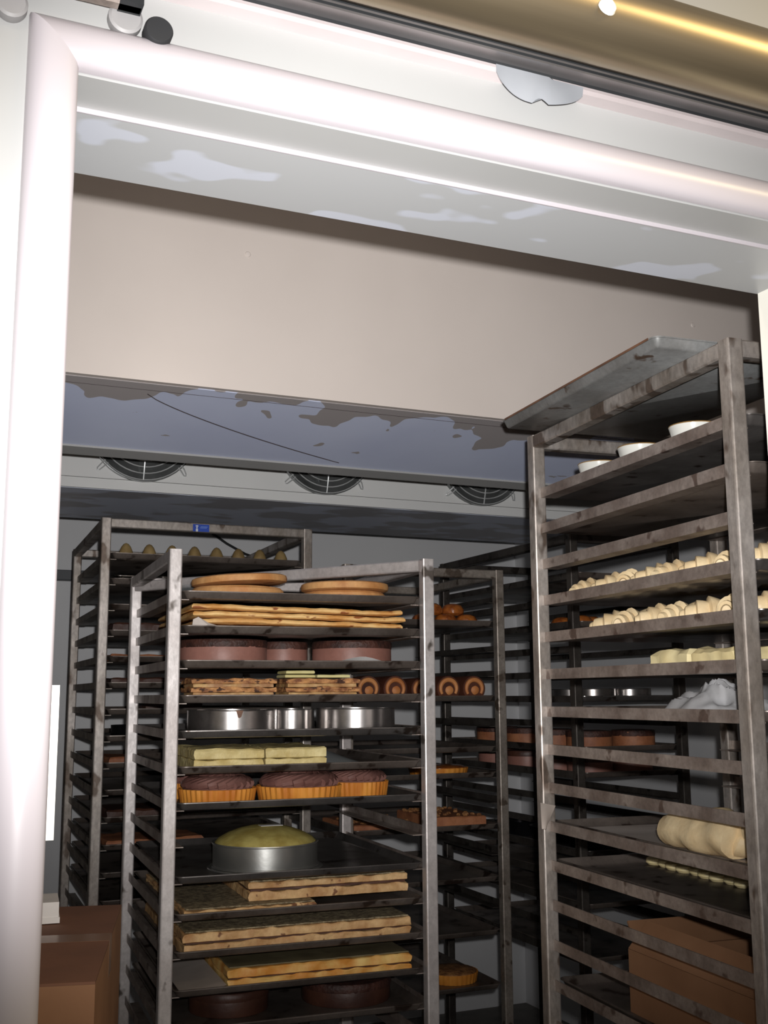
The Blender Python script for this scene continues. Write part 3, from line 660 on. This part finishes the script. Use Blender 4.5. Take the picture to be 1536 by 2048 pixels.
def croissants(zl, rows, x0, y0, dy, n, lb, gp, jit=.008):
    for c in range(rows):
        for i in range(n):
            rz = PI / 2 + random.uniform(-.35, .35) if c % 2 == 0 else PI / 2 + random.uniform(-.4, .4)
            place(CR[(i * 2 + c) % 5], 'raw_croissant', R, x0 + c * .15 + random.uniform(-.004, .004), y0 + dy * i, zl, lb % (ORDC[i], ['left', 'right'][c]), 'croissant', gp, rz=random.uniform(-.25, .25) + (PI if (i + c) % 2 else 0))
z = tray(R, ZR - .24, 'baking tray with the upper batch of raw croissants', 'tray_steel')
croissants(z, 2, .135, .075, .087, 8, '%s raw croissant from the front in the %s row, upper croissant tray', 'raw croissants on the upper tray')
z = tray(R, ZR - .32, 'baking tray with the lower batch of raw croissants', 'tray_steel')
croissants(z, 2, .135, .08, .087, 7, '%s raw croissant from the front in the %s row, lower croissant tray', 'raw croissants on the lower tray')
# flat doughs
z = tray(R, ZR - .40, 'baking tray with flat pale doughs')
place(disc_mesh(.085, .045, 21, 'dough_pale', .02), 'dough_disc', R, .24, .47, z, 'pale round dough cake on the flat dough tray', 'dough')
for i, (x, y, wv, lb) in enumerate(((.062, .12, .12, 'flat pale dough piece nearest the front post'), (.066, .26, .12, 'flat pale dough piece behind the nearest one'), (.24, .10, .14, 'flat pale dough piece at the open end of the tray'))):
    place(G().slab(wv, .12, .042, 12, 12, .007, 60 + i, rnd=.009).mesh('flat_dough', 'dough_pale', True), 'flat_dough', R, x, y, z, lb, 'dough', 'flat doughs on the right rack')
# crumpled grey cloth
z = tray(R, ZR - .48, 'baking tray with a crumpled grey cloth')
def cloth():
    def fn(u, v):
        a = 2 * PI * v
        P_ = Vector((math.cos(a) * u * 2.2, math.sin(a) * u * 2.2, 1.3)); rd = 1 - 2 * abs(noise.noise(P_ * 1.1)); r2 = 1 - 2 * abs(noise.noise(P_ * 2.3 + Vector((4, 1, 2))))
        h = .060 * (1 - u ** 1.5) * (.62 + .38 * rd) + .010 * r2 * (1 - u) + .012 * abs(math.sin(a * 3.5 + 3 * u)) * u * (1 - u) * 2.5
        k = 1 + .16 * noise.noise(Vector((math.cos(a) * 2, math.sin(a) * 2, 3)))
        return (.088 * u * math.cos(a) * k, .15 * u * math.sin(a) * k, max(h, 0) + .0015)
    return G().grid(26, 110, fn).mesh('crumpled_cloth', 'cloth_grey', True)
place(cloth(), 'crumpled_cloth', R, .162, .31, z, 'crumpled grey-white cloth heaped beside the front post', 'cloth')
# folded dough on parchment
z = tray(R, ZR - .72, 'baking tray with one folded piece of dough on parchment')
place(paper(.385, .68, lambda u, v: .0006 + .001 * math.sin(v * 14 + u * 3) ** 2, 'parchment', 14, 24), 'parchment_sheet', R, .057, .032, z, 'parchment lining under the folded dough', 'paper')
def fold_dough():
    g = G()
    for k, (x, r, l, y0, zc, tw) in enumerate(((.045, .040, .20, 0, .034, 0), (.098, .038, .19, .006, .032, .1), (.070, .033, .15, -.004, .050, -.12), (.075, .026, .05, -.03, .03, .9))):
        pts = [(x + tw * .05 * math.sin(i * .4) + (.03 * (i / 14) * tw), y0 + l * i / 14, zc + .004 * math.sin(i * .8 + k)) for i in range(15)]
        g.tube(pts, lambda u, r=r, k=k: r * (.80 + .2 * math.sin(PI * (.1 + .8 * u)) ** .5 + .06 * math.sin(u * 17 + k * 2)), 22)
    g.v = [(x + .004 * noise.noise(Vector((x * 40, y * 40, z_ * 40))), y + .003 * noise.noise(Vector((x * 30, 7, z_ * 40))), max(0, z_ * .88) + .003 * noise.noise(Vector((x * 30, y * 30, z_ * 30)))) for x, y, z_ in g.v]
    zm = min(p[2] for p in g.v); g.v = [(x, y, z_ - zm) for x, y, z_ in g.v]
    return g.mesh('folded_dough', 'dough', True)
place(fold_dough(), 'folded_dough', R, .06, .19, z + .003, 'large folded piece of cream-coloured dough beside the front post', 'dough')
def hang():       # tongue of parchment hanging out at the back left post
    def fn(u, v): return (-.012 * v - .002 + .006 * math.sin(u * 3) * v, .07 * (u - .5) * (1 - .75 * v), -.001 + .045 * (1 - v) ** 1 - .006 * v)
    return G().grid(10, 10, fn).mesh('parchment_tongue', 'parchment', True)
place(hang(), 'parchment_tongue', R, -.004, .685, z + .012, 'tongue of parchment hanging out beside the back left post of the right rack', 'paper')
# small dough pieces in a row
z = tray(R, ZR - .80, 'dark baking tray with a row of small dough pieces')
ck = G().lathe([(.013, 0), (.0185, .005), (.017, .013), (.009, .0175), (.001, .018)], 18, lump(2, .08)).mesh('dough_piece', 'dough_pale', True)
ORD = ['first', 'second', 'third', 'fourth', 'fifth', 'sixth', 'seventh', 'eighth', 'ninth', 'tenth']
for i in range(9):
    place(ck, 'dough_piece', R, .25 + .004 * math.sin(i * 2), .385 + .0385 * i, z, '%s small dough piece from the front in the row on the dark tray' % ORD[i], 'dough', 'small dough pieces on the right rack', rz=i)
# open carton inside the rack
z = tray(R, ZR - 1.04, 'dark baking tray carrying the open carton')
r = mroot('open_carton', R, .075, .06, z, 'open brown cardboard carton inside the right rack', 'carton', None, 0)
cw, cd, chh, tk = .33, .46, .115, .004
g = G().box(0, cw, 0, cd, 0, tk).box(0, tk, 0, cd, tk, chh).box(cw - tk, cw, 0, cd, tk, chh).box(tk, cw - tk, 0, tk, tk, chh).box(tk, cw - tk, cd - tk, cd, tk, chh)
obj('carton_body', g.mesh('carton_body', 'cardboard'), r)
fl = G().add([(0, 0, 0), (0, cd, 0), (.10, cd - .01, .045), (.10, .01, .045)], [(0, 1, 2, 3)]).add([(0, 0, -.003), (.10, .01, .042), (.10, cd - .01, .042), (0, cd, -.003)], [(0, 1, 2, 3)])
obj('flap', G().loft([[(0, 0, 0), (0, cd, 0), (.003, cd, -.002), (.003, 0, -.002)], [(.035, .015, .052), (.035, cd - .015, .052), (.038, cd - .015, .050), (.038, .015, .050)]]).mesh('flap', 'cardboard'), r, (.0, 0, chh + .001))
obj('flap', G().loft([[(.02, 0, 0), (cw - .02, 0, 0), (cw - .02, .003, -.003), (.02, .003, -.003)], [(.03, -.04, -.045), (cw - .03, -.04, -.045), (cw - .03, -.037, -.048), (.03, -.037, -.048)]]).mesh('flap', 'cardboard'), r, (0, -.001, chh + .001))
obj('flap', G().loft([[(.02, 0, 0), (cw - .02, 0, 0), (cw - .02, .003, -.003), (.02, .003, -.003)], [(.03, .05, .04), (cw - .03, .05, .04), (cw - .03, .053, .037), (.03, .053, .037)]]).mesh('flap', 'cardboard'), r, (0, cd, chh + .001))
bagm = G().grid(16, 16, lambda u, v: (.02 + .29 * u, .02 + .42 * v, .055 + .035 * math.sin(PI * u) * math.sin(PI * v) + .018 * noise.noise(Vector((u * 6, v * 6, 1))))).mesh('wrapped_goods', 'plastic_film', True)
bp_ = G().slab(.28, .41, .05, 12, 16, .012, 4, rnd=.01, x0=.025, y0=.025, z0=.005).mesh('paper_bag', 'paper_white', True)
tag(obj('paper_bag', bp_, None, R.P(.075, .06, z), R.yaw), 'whitish paper-wrapped goods lying in the open carton', 'bag')

# ------------------------------------------------------------------ back left rack
sx = .30
st = obj('sticker', G().box(0, .0305, -.0008, -.0002, 0, .0135).mesh('sticker', 'sticker_blue'), L.root, (.287, 0, 2.0215)); st.scale = (1.75, 1, 1.75); st['label'] = 'small blue sticker with a white figure'
fg = G().lathe([(.0022, 0), (.0015, .004), (.0022, .005), (.0022, .0075), (.0014, .0085)], 10)
obj('sticker_print', G().box(.0055, .0095, -.0011, -.0008, .0, .005).box(.0062, .0088, -.0011, -.0008, .0055, .0085).box(.0052, .0098, -.0011, -.0008, .009, .0115).mesh('sticker_print', 'sticker_white'), st)
obj('sticker_print', G().box(.0135, .026, -.0011, -.0008, .0065, .0078).box(.0145, .0275, -.0011, -.0008, .0088, .0098).mesh('sticker_print', 'sticker_pale'), st)
ZL = 1.925
LBL = ['pointed pastries, top of the back left rack', 'foil trays, second level of the back left rack', 'nothing on it, third level of the back left rack', 'brown pastry, fourth level of the back left rack', 'a dark cake, fifth level of the back left rack', 'a flat brown cake, sixth level of the back left rack', 'a brown slab, seventh level of the back left rack', 'dark tins, eighth level of the back left rack', 'dark baked slabs, ninth level of the back left rack', 'an orange-brown cake, tenth level of the back left rack', 'dark loaves, eleventh level of the back left rack', 'a chocolate slab, twelfth level of the back left rack', 'nothing visible, thirteenth level of the back left rack', 'nothing visible, fourteenth level of the back left rack']
ZLs = []
for i, s_ in enumerate(LBL): ZLs.append(tray(L, ZL - .08 * i, 'dark baking tray with ' + s_ if 'nothing' not in s_ else 'empty dark baking tray, ' + s_.split(', ')[1]))
cone = G().loft([[(.018 * (1 - .55 * t_) * math.cos(2 * PI * k / 14), .045 * t_ - .02 + .010 * math.sin(2 * PI * k / 14), .016 * (1 + math.sin(2 * PI * k / 14)) * (1 + .35 * math.sin(PI * .5 * t_)) * (1.1 - .5 * t_)) for k in range(14)] for t_ in (0, .25, .5, .75, 1)]).mesh('pointed_pastry', 'cone_pastry', True)
cone = G().lathe([(.023, 0), (.0235, .008), (.021, .026), (.015, .041), (.008, .050), (.001, .053)], 16, lump(1, .05)).mesh('pointed_pastry', 'cone_pastry', True)
for i in range(8):
    place(cone, 'pointed_pastry', L, .085 + .0735 * i, .055, ZLs[0], ORDC[i] + ' pointed brown pastry from the left, top of the back left rack', 'pastry', 'pointed pastries in a row')
def foil_tray():
    r = [rr_ring(.11, .09, .012, z_, e) for z_, e in ((0, -.012), (.026, 0), (.027, .004), (.025, .004), (.0245, -.001), (.0015, -.013))]
    return G().loft(r).mesh('foil_tray', 'foil', True)
ft = foil_tray()
for i, (x, lb) in enumerate(((.055, 'shiny foil tray at the left on the second level of the back left rack'), (.19, 'shiny foil tray beside the left one on the back left rack'))):
    place(ft, 'foil_tray', L, x, .03, ZLs[1], lb, 'foil tray', 'foil trays on the back left rack')
def slabthing(rk, lvl, x, y, w, d, h, m_, lb, nm, cat, seed, wob=.004):
    place(G().slab(w, d, h, 16, 10, wob, seed, rnd=.005).mesh(nm, m_, True), nm, rk, x, y, lvl, lb, cat)
slabthing(L, ZLs[3], .05, .04, .16, .18, .040, 'choc_cake', 'brown cake on the fourth level of the back left rack', 'slab_cake', 'cake', 71)
mousse(.07, .044, 'choc_top', 'choc_cake', 8, 'dark round cake on the fourth level of the back left rack', 'chocolate_cake', L, .31, .12, ZLs[3], None)
slabthing(L, ZLs[4], .045, .03, .27, .2, .022, 'orange_cake', 'flat orange-brown cake on the fifth level of the back left rack', 'slab_cake', 'cake', 72)
slabthing(L, ZLs[5], .05, .03, .3, .2, .030, 'choc_cake', 'dark chocolate slab on the sixth level of the back left rack', 'slab_cake', 'cake', 73)
slabthing(L, ZLs[6], .16, .05, .18, .2, .034, 'choc_cake', 'dark chocolate slab on the seventh level of the back left rack', 'slab_cake', 'cake', 74)
for i in range(2): place(ring_mesh(.075, .045, 'pan_dark'), 'cake_ring', L, .14 + .17 * i, .11, ZLs[7], ['dark cake ring at the left on the eighth level of the back left rack', 'dark cake ring farther right on the eighth level of the back left rack'][i], 'cake ring')
slabthing(L, ZLs[8], .05, .03, .3, .2, .030, 'orange_cake', 'orange-brown slab on the ninth level of the back left rack', 'slab_cake', 'cake', 75)
slabthing(L, ZLs[10], .05, .03, .3, .2, .034, 'choc_cake', 'dark slab on the eleventh level of the back left rack', 'slab_cake', 'cake', 76)
slabthing(L, ZLs[11], .05, .03, .3, .2, .024, 'orange_cake', 'brown slab on the twelfth level of the back left rack', 'slab_cake', 'cake', 77)
slabthing(L, ZLs[4], .40, .05, .2, .2, .030, 'orange_cake', 'orange-brown slab right on the fifth level of the back left rack', 'slab_cake', 'cake', 78)

# ------------------------------------------------------------------ rack behind the middle one
zm = lambda k: 1.478 + .0825 * k
z = tray(Mr, zm(3), 'dark baking tray with glazed buns behind the middle rack')
bun = G().lathe([(.027, 0), (.038, .008), (.039, .020), (.031, .034), (.017, .041), (.001, .042)], 26, lump(4, .08)).mesh('glazed_bun', 'fruit_glaze', True)
for i, (x, y, dz) in enumerate(((.392, .08, 0), (.472, .085, 0), (.436, .155, 0), (.43, .105, .037), (.35, .165, 0), (.31, .085, 0), (.352, .105, .037))):
    place(bun, 'glazed_bun', Mr, x, y, z + dz, 'shiny glazed brown bun in the heap behind the middle rack', 'bun', 'glazed buns in a heap', rz=i)
z = tray(Mr, zm(0), 'dark baking tray with brown iced rolls')
def roll():
    r = root('iced_roll', 'x', 'roll'); R_ = .0425; Lh = .24; n = 28
    g = G()
    ring = lambda y, k: [(R_ * k * math.cos(2 * PI * j / n), y, max(R_ * .93 + R_ * k * math.sin(2 * PI * j / n), 0)) for j in range(n)]
    g.loft([ring(Lh, .96), ring(.004, 1), ring(0, .97)])
    obj('roll_body', g.mesh('roll_body', 'roll_brown', True), r)
    sp = [((.029) * math.cos(a), -.001, R_ * .93 + .029 * math.sin(a)) for a in [math.radians(-35 + 250 * i / 24) for i in range(25)]]
    o = obj('spiral', G().tube(sp, lambda u: .0078 * (.6 + .4 * math.sin(PI * u)), 8).lathe([(.0145, 0), (.015, .002), (.010, .0055), (.001, .007)], 18, lump(6, .12), (0, 0, 0)).mesh('spiral', 'roll_inside', True), r)
    me_ = o.data; nv = 18 * 4; N_ = len(me_.vertices)
    for vtx in list(me_.vertices)[N_ - nv:]: vtx.co = Vector((vtx.co.x + .002, -vtx.co.z - .0002, vtx.co.y + R_ * .80))
    o['label'] = 'orange-brown dough spiral on the cut end'
    return r
r0 = roll()
for i, x in enumerate((.097, .192, .287, .383, .478)):
    q_ = r0 if i == 0 else dup(r0, (0, 0, 0)); q_.location = Mr.P(x, .045, z); q_.rotation_euler = (0, .3 * i, Mr.yaw) if False else (0, 0, Mr.yaw)
    q_['label'] = ['leftmost', 'second from left', 'middle', 'fourth from left', 'rightmost'][i] + ' of the five brown iced rolls in a row'; q_['group'] = 'iced rolls behind the middle rack'
    q_.scale = (1 if i != 2 else .92,) * 3
def tart2(rk, x, y, z_, R_, h, mt, lb, gp):
    r = mroot('fruit_tart', rk, x, y, z_, lb, 'tart', gp)
    obj('pastry_shell', tart_shell(R_, h, 30), r)
    obj('topping', G().lathe([(R_ * .95, h * .7), (R_ * .94, h + .002), (R_ * .8, h + .007), (R_ * .4, h + .009), (.001, h + .010)], 48, lambda a, r_, z__: 1 + .03 * noise.noise(Vector((math.cos(a) * 9, math.sin(a) * 9, r_ * 90)))).mesh('topping', mt, True), r)
z = tray(Mr, zm(-3), 'dark baking tray with a fruit tart behind the middle rack')
tart2(Mr, .395, .16, z, .10, .026, 'fruit_glaze', 'glazed fruit tart half hidden behind the right post of the middle rack', None)
z = tray(Mr, zm(-5), 'dark baking tray with nut-topped cakes')
def nutcake(x, y, w, d, h, lb, seed):
    r = mroot('nut_cake', Mr, x, y, z, lb, 'cake', 'nut-topped cakes')
    obj('cake_base', G().slab(w, d, h, 18, 12, .003, seed, rnd=.004).mesh('cake_base', 'orange_cake', True), r)
    g = G()
    rn = random.Random(seed)
    for i in range(46):
        g.lathe([(.006, 0), (.0085, .004), (.005, .0085), (.001, .009)], 6, lump(i, .3), (w * rn.uniform(.05, .95), d * rn.uniform(.05, .95), h - .002))
    o = obj('nut_topping', g.mesh('nut_topping', 'nut_top', True), r); o['kind'] = 'stuff'; o['label'] = 'chopped nut topping'
nutcake(.05, .05, .22, .30, .026, 'flat nut-topped cake at the left behind the middle rack', 4)
nutcake(.33, .07, .195, .30, .036, 'thick nut-topped cake right of the middle rack', 5)
z = tray(Mr, zm(-7), 'empty dark baking tray behind the springform tin')
z = tray(Mr, zm(-11) + .0, 'dark baking tray with a tart low behind the middle rack')
tart2(Mr, .44, .17, z, .085, .03, 'nut_top', 'brown tart on the lowest visible tray behind the middle rack', None)
z = tray(Mr, zm(-9), 'empty dark baking tray low behind the middle rack')
tray(Mr, zm(-2), 'empty dark baking tray above the fruit tart')

# ------------------------------------------------------------------ back right rack
zn = lambda k: 1.475 + .08 * k
z = tray(N, zn(5), 'dark baking tray on the top level of the back right rack')
z = tray(N, zn(3), 'dark baking tray with brown pastry, upper part of the back right rack')
for i, (x, y) in enumerate(((.10, .10), (.17, .14), (.09, .2))): place(bun, 'glazed_bun', N, x, y, z, 'brown bun on the back right rack seen between the racks', 'bun', 'brown buns on the back right rack', rz=i)
z = tray(N, zn(0), 'steel baking tray with shiny cake rings on the back right rack', 'tray_steel')
for i, (x, y, R_, lb) in enumerate(((.15, .12, .075, 'shiny cake ring at the left of its tray on the back right rack'), (.305, .13, .072, 'shiny cake ring at the right of its tray on the back right rack'), (.2, .32, .08, 'cake ring behind the two shiny ones on the back right rack'))):
    place(ring_mesh(R_, .040), 'cake_ring', N, x, y, z, lb, 'cake ring', 'cake rings on the back right rack')
z = tray(N, zn(-2), 'dark baking tray with a line of orange-brown cakes')
for i, (x, y, R_) in enumerate(((.135, .13, .075), (.305, .12, .072), (.135, .33, .075), (.135, .53, .075), (.137, .75, .078))):
    mousse(R_, .060, 'choc_top', 'orange_cake', 30 + i, ['orange-brown cake at the near left on the upper cake tray of the back right rack', 'orange-brown cake at the near right on the upper cake tray of the back right rack', 'second orange-brown cake back on the upper cake tray', 'third orange-brown cake back on the upper cake tray', 'farthest orange-brown cake on the upper cake tray'][i], 'round_cake', N, x, y, z, 'orange-brown cakes, upper tray')
z = tray(N, zn(-3), 'dark baking tray with chocolate-topped cakes')
for i, (x, y, R_) in enumerate(((.135, .13, .075), (.305, .14, .072), (.135, .33, .075), (.135, .53, .075), (.137, .74, .078))):
    mousse(R_, .060, 'choc_cake', 'mousse', 40 + i, ['pinkish cake at the near left on the lower cake tray of the back right rack', 'pinkish cake at the near right on the lower cake tray of the back right rack', 'second pinkish cake back on the lower cake tray', 'third pinkish cake back on the lower cake tray', 'farthest pinkish cake on the lower cake tray'][i], 'round_cake', N, x, y, z, 'pinkish cakes, lower tray')
def pan(R_, h): return G().lathe([(R_ * .8, 0), (R_ * .85, .002), (R_, h), (R_ + .004, h + .001), (R_ - .002, h - .001), (R_ * .83, .004), (.001, .003)], 48).mesh('dark_pan', 'pan_dark', True)
pn = pan(.088, .05)
z = tray(N, zn(-6), 'steel baking tray with black pans on the back right rack', 'tray_steel')
for i, (x, y) in enumerate(((.14, .60), (.15, .38), (.15, .14))):
    place(pn, 'dark_pan', N, x, y, z, ['black round pan farthest back', 'black round pan in the middle', 'black round pan nearest'][i] + ' on the steel tray of the back right rack', 'pan', 'black pans on the back right rack')
z = tray(N, zn(-8), 'empty dark baking tray below the black pans')
z = tray(N, zn(-7) , 'empty dark baking tray right below the black pans')
z = tray(N, zn(-10), 'empty dark baking tray low in the back right rack')

# ------------------------------------------------------------------ cartons at the left by the door
def carton(nm, lb, x, y, z_, w, d, h, rz):
    r = root(nm, lb, 'carton', (x, y, z_), rz)
    obj('carton_body', G().box(0, w, 0, d, 0, h - .004).mesh('carton_body', 'cardboard'), r)
    hl = d / 2 - .001
    obj('top_flap', G().box(0, w, 0, hl, h - .0038, h).mesh('top_flap', 'cardboard_top_shaded'), r); obj('top_flap', G().box(0, w, d - hl, d, h - .0038, h - .0006).mesh('top_flap', 'cardboard_top_shaded'), r)
    obj('packing_tape', G().box(w * 0 + .0, w, d / 2 - .03, d / 2 + .03, h + .0001, h + .0005).box(w, w + .0004, d / 2 - .03, d / 2 + .03, h - .06, h).mesh('packing_tape', 'tape_brown'), r)
    return r
carton('cardboard_carton', 'closed brown cardboard carton beside the left door jamb', -.092, 1.781, .60, .392, .60, .5, math.radians(-14))
carton('cardboard_carton', 'brown cardboard carton underneath the closed one by the door jamb', -.092, 1.781, 0, .392, .60, .598, math.radians(-14))
tag(obj('white_box', G().box(0, .13, 0, .10, 0, .010).box(.002, .128, .002, .098, .010, .036).mesh('white_box', 'paper_white'), None, (.168, 2.14, 1.1012), -.1), 'small white box lying on the brown carton by the door', 'box')

# thin cable on the back wall, seen through the top of the back left rack
tag(obj('wall_cable', G().tube([(x_ + .24, y_, z_ + .03) for x_, y_, z_ in ((1.08, RY1 - .006, 2.22), (1.15, RY1 - .008, 2.175), (1.24, RY1 - .008, 2.13), (1.34, RY1 - .007, 2.10), (1.5, RY1 - .007, 2.08))], .006, 8).mesh('wall_cable', 'rubber_black', True), None), 'thin black cable on the back wall above the pointed pastries', 'cable')
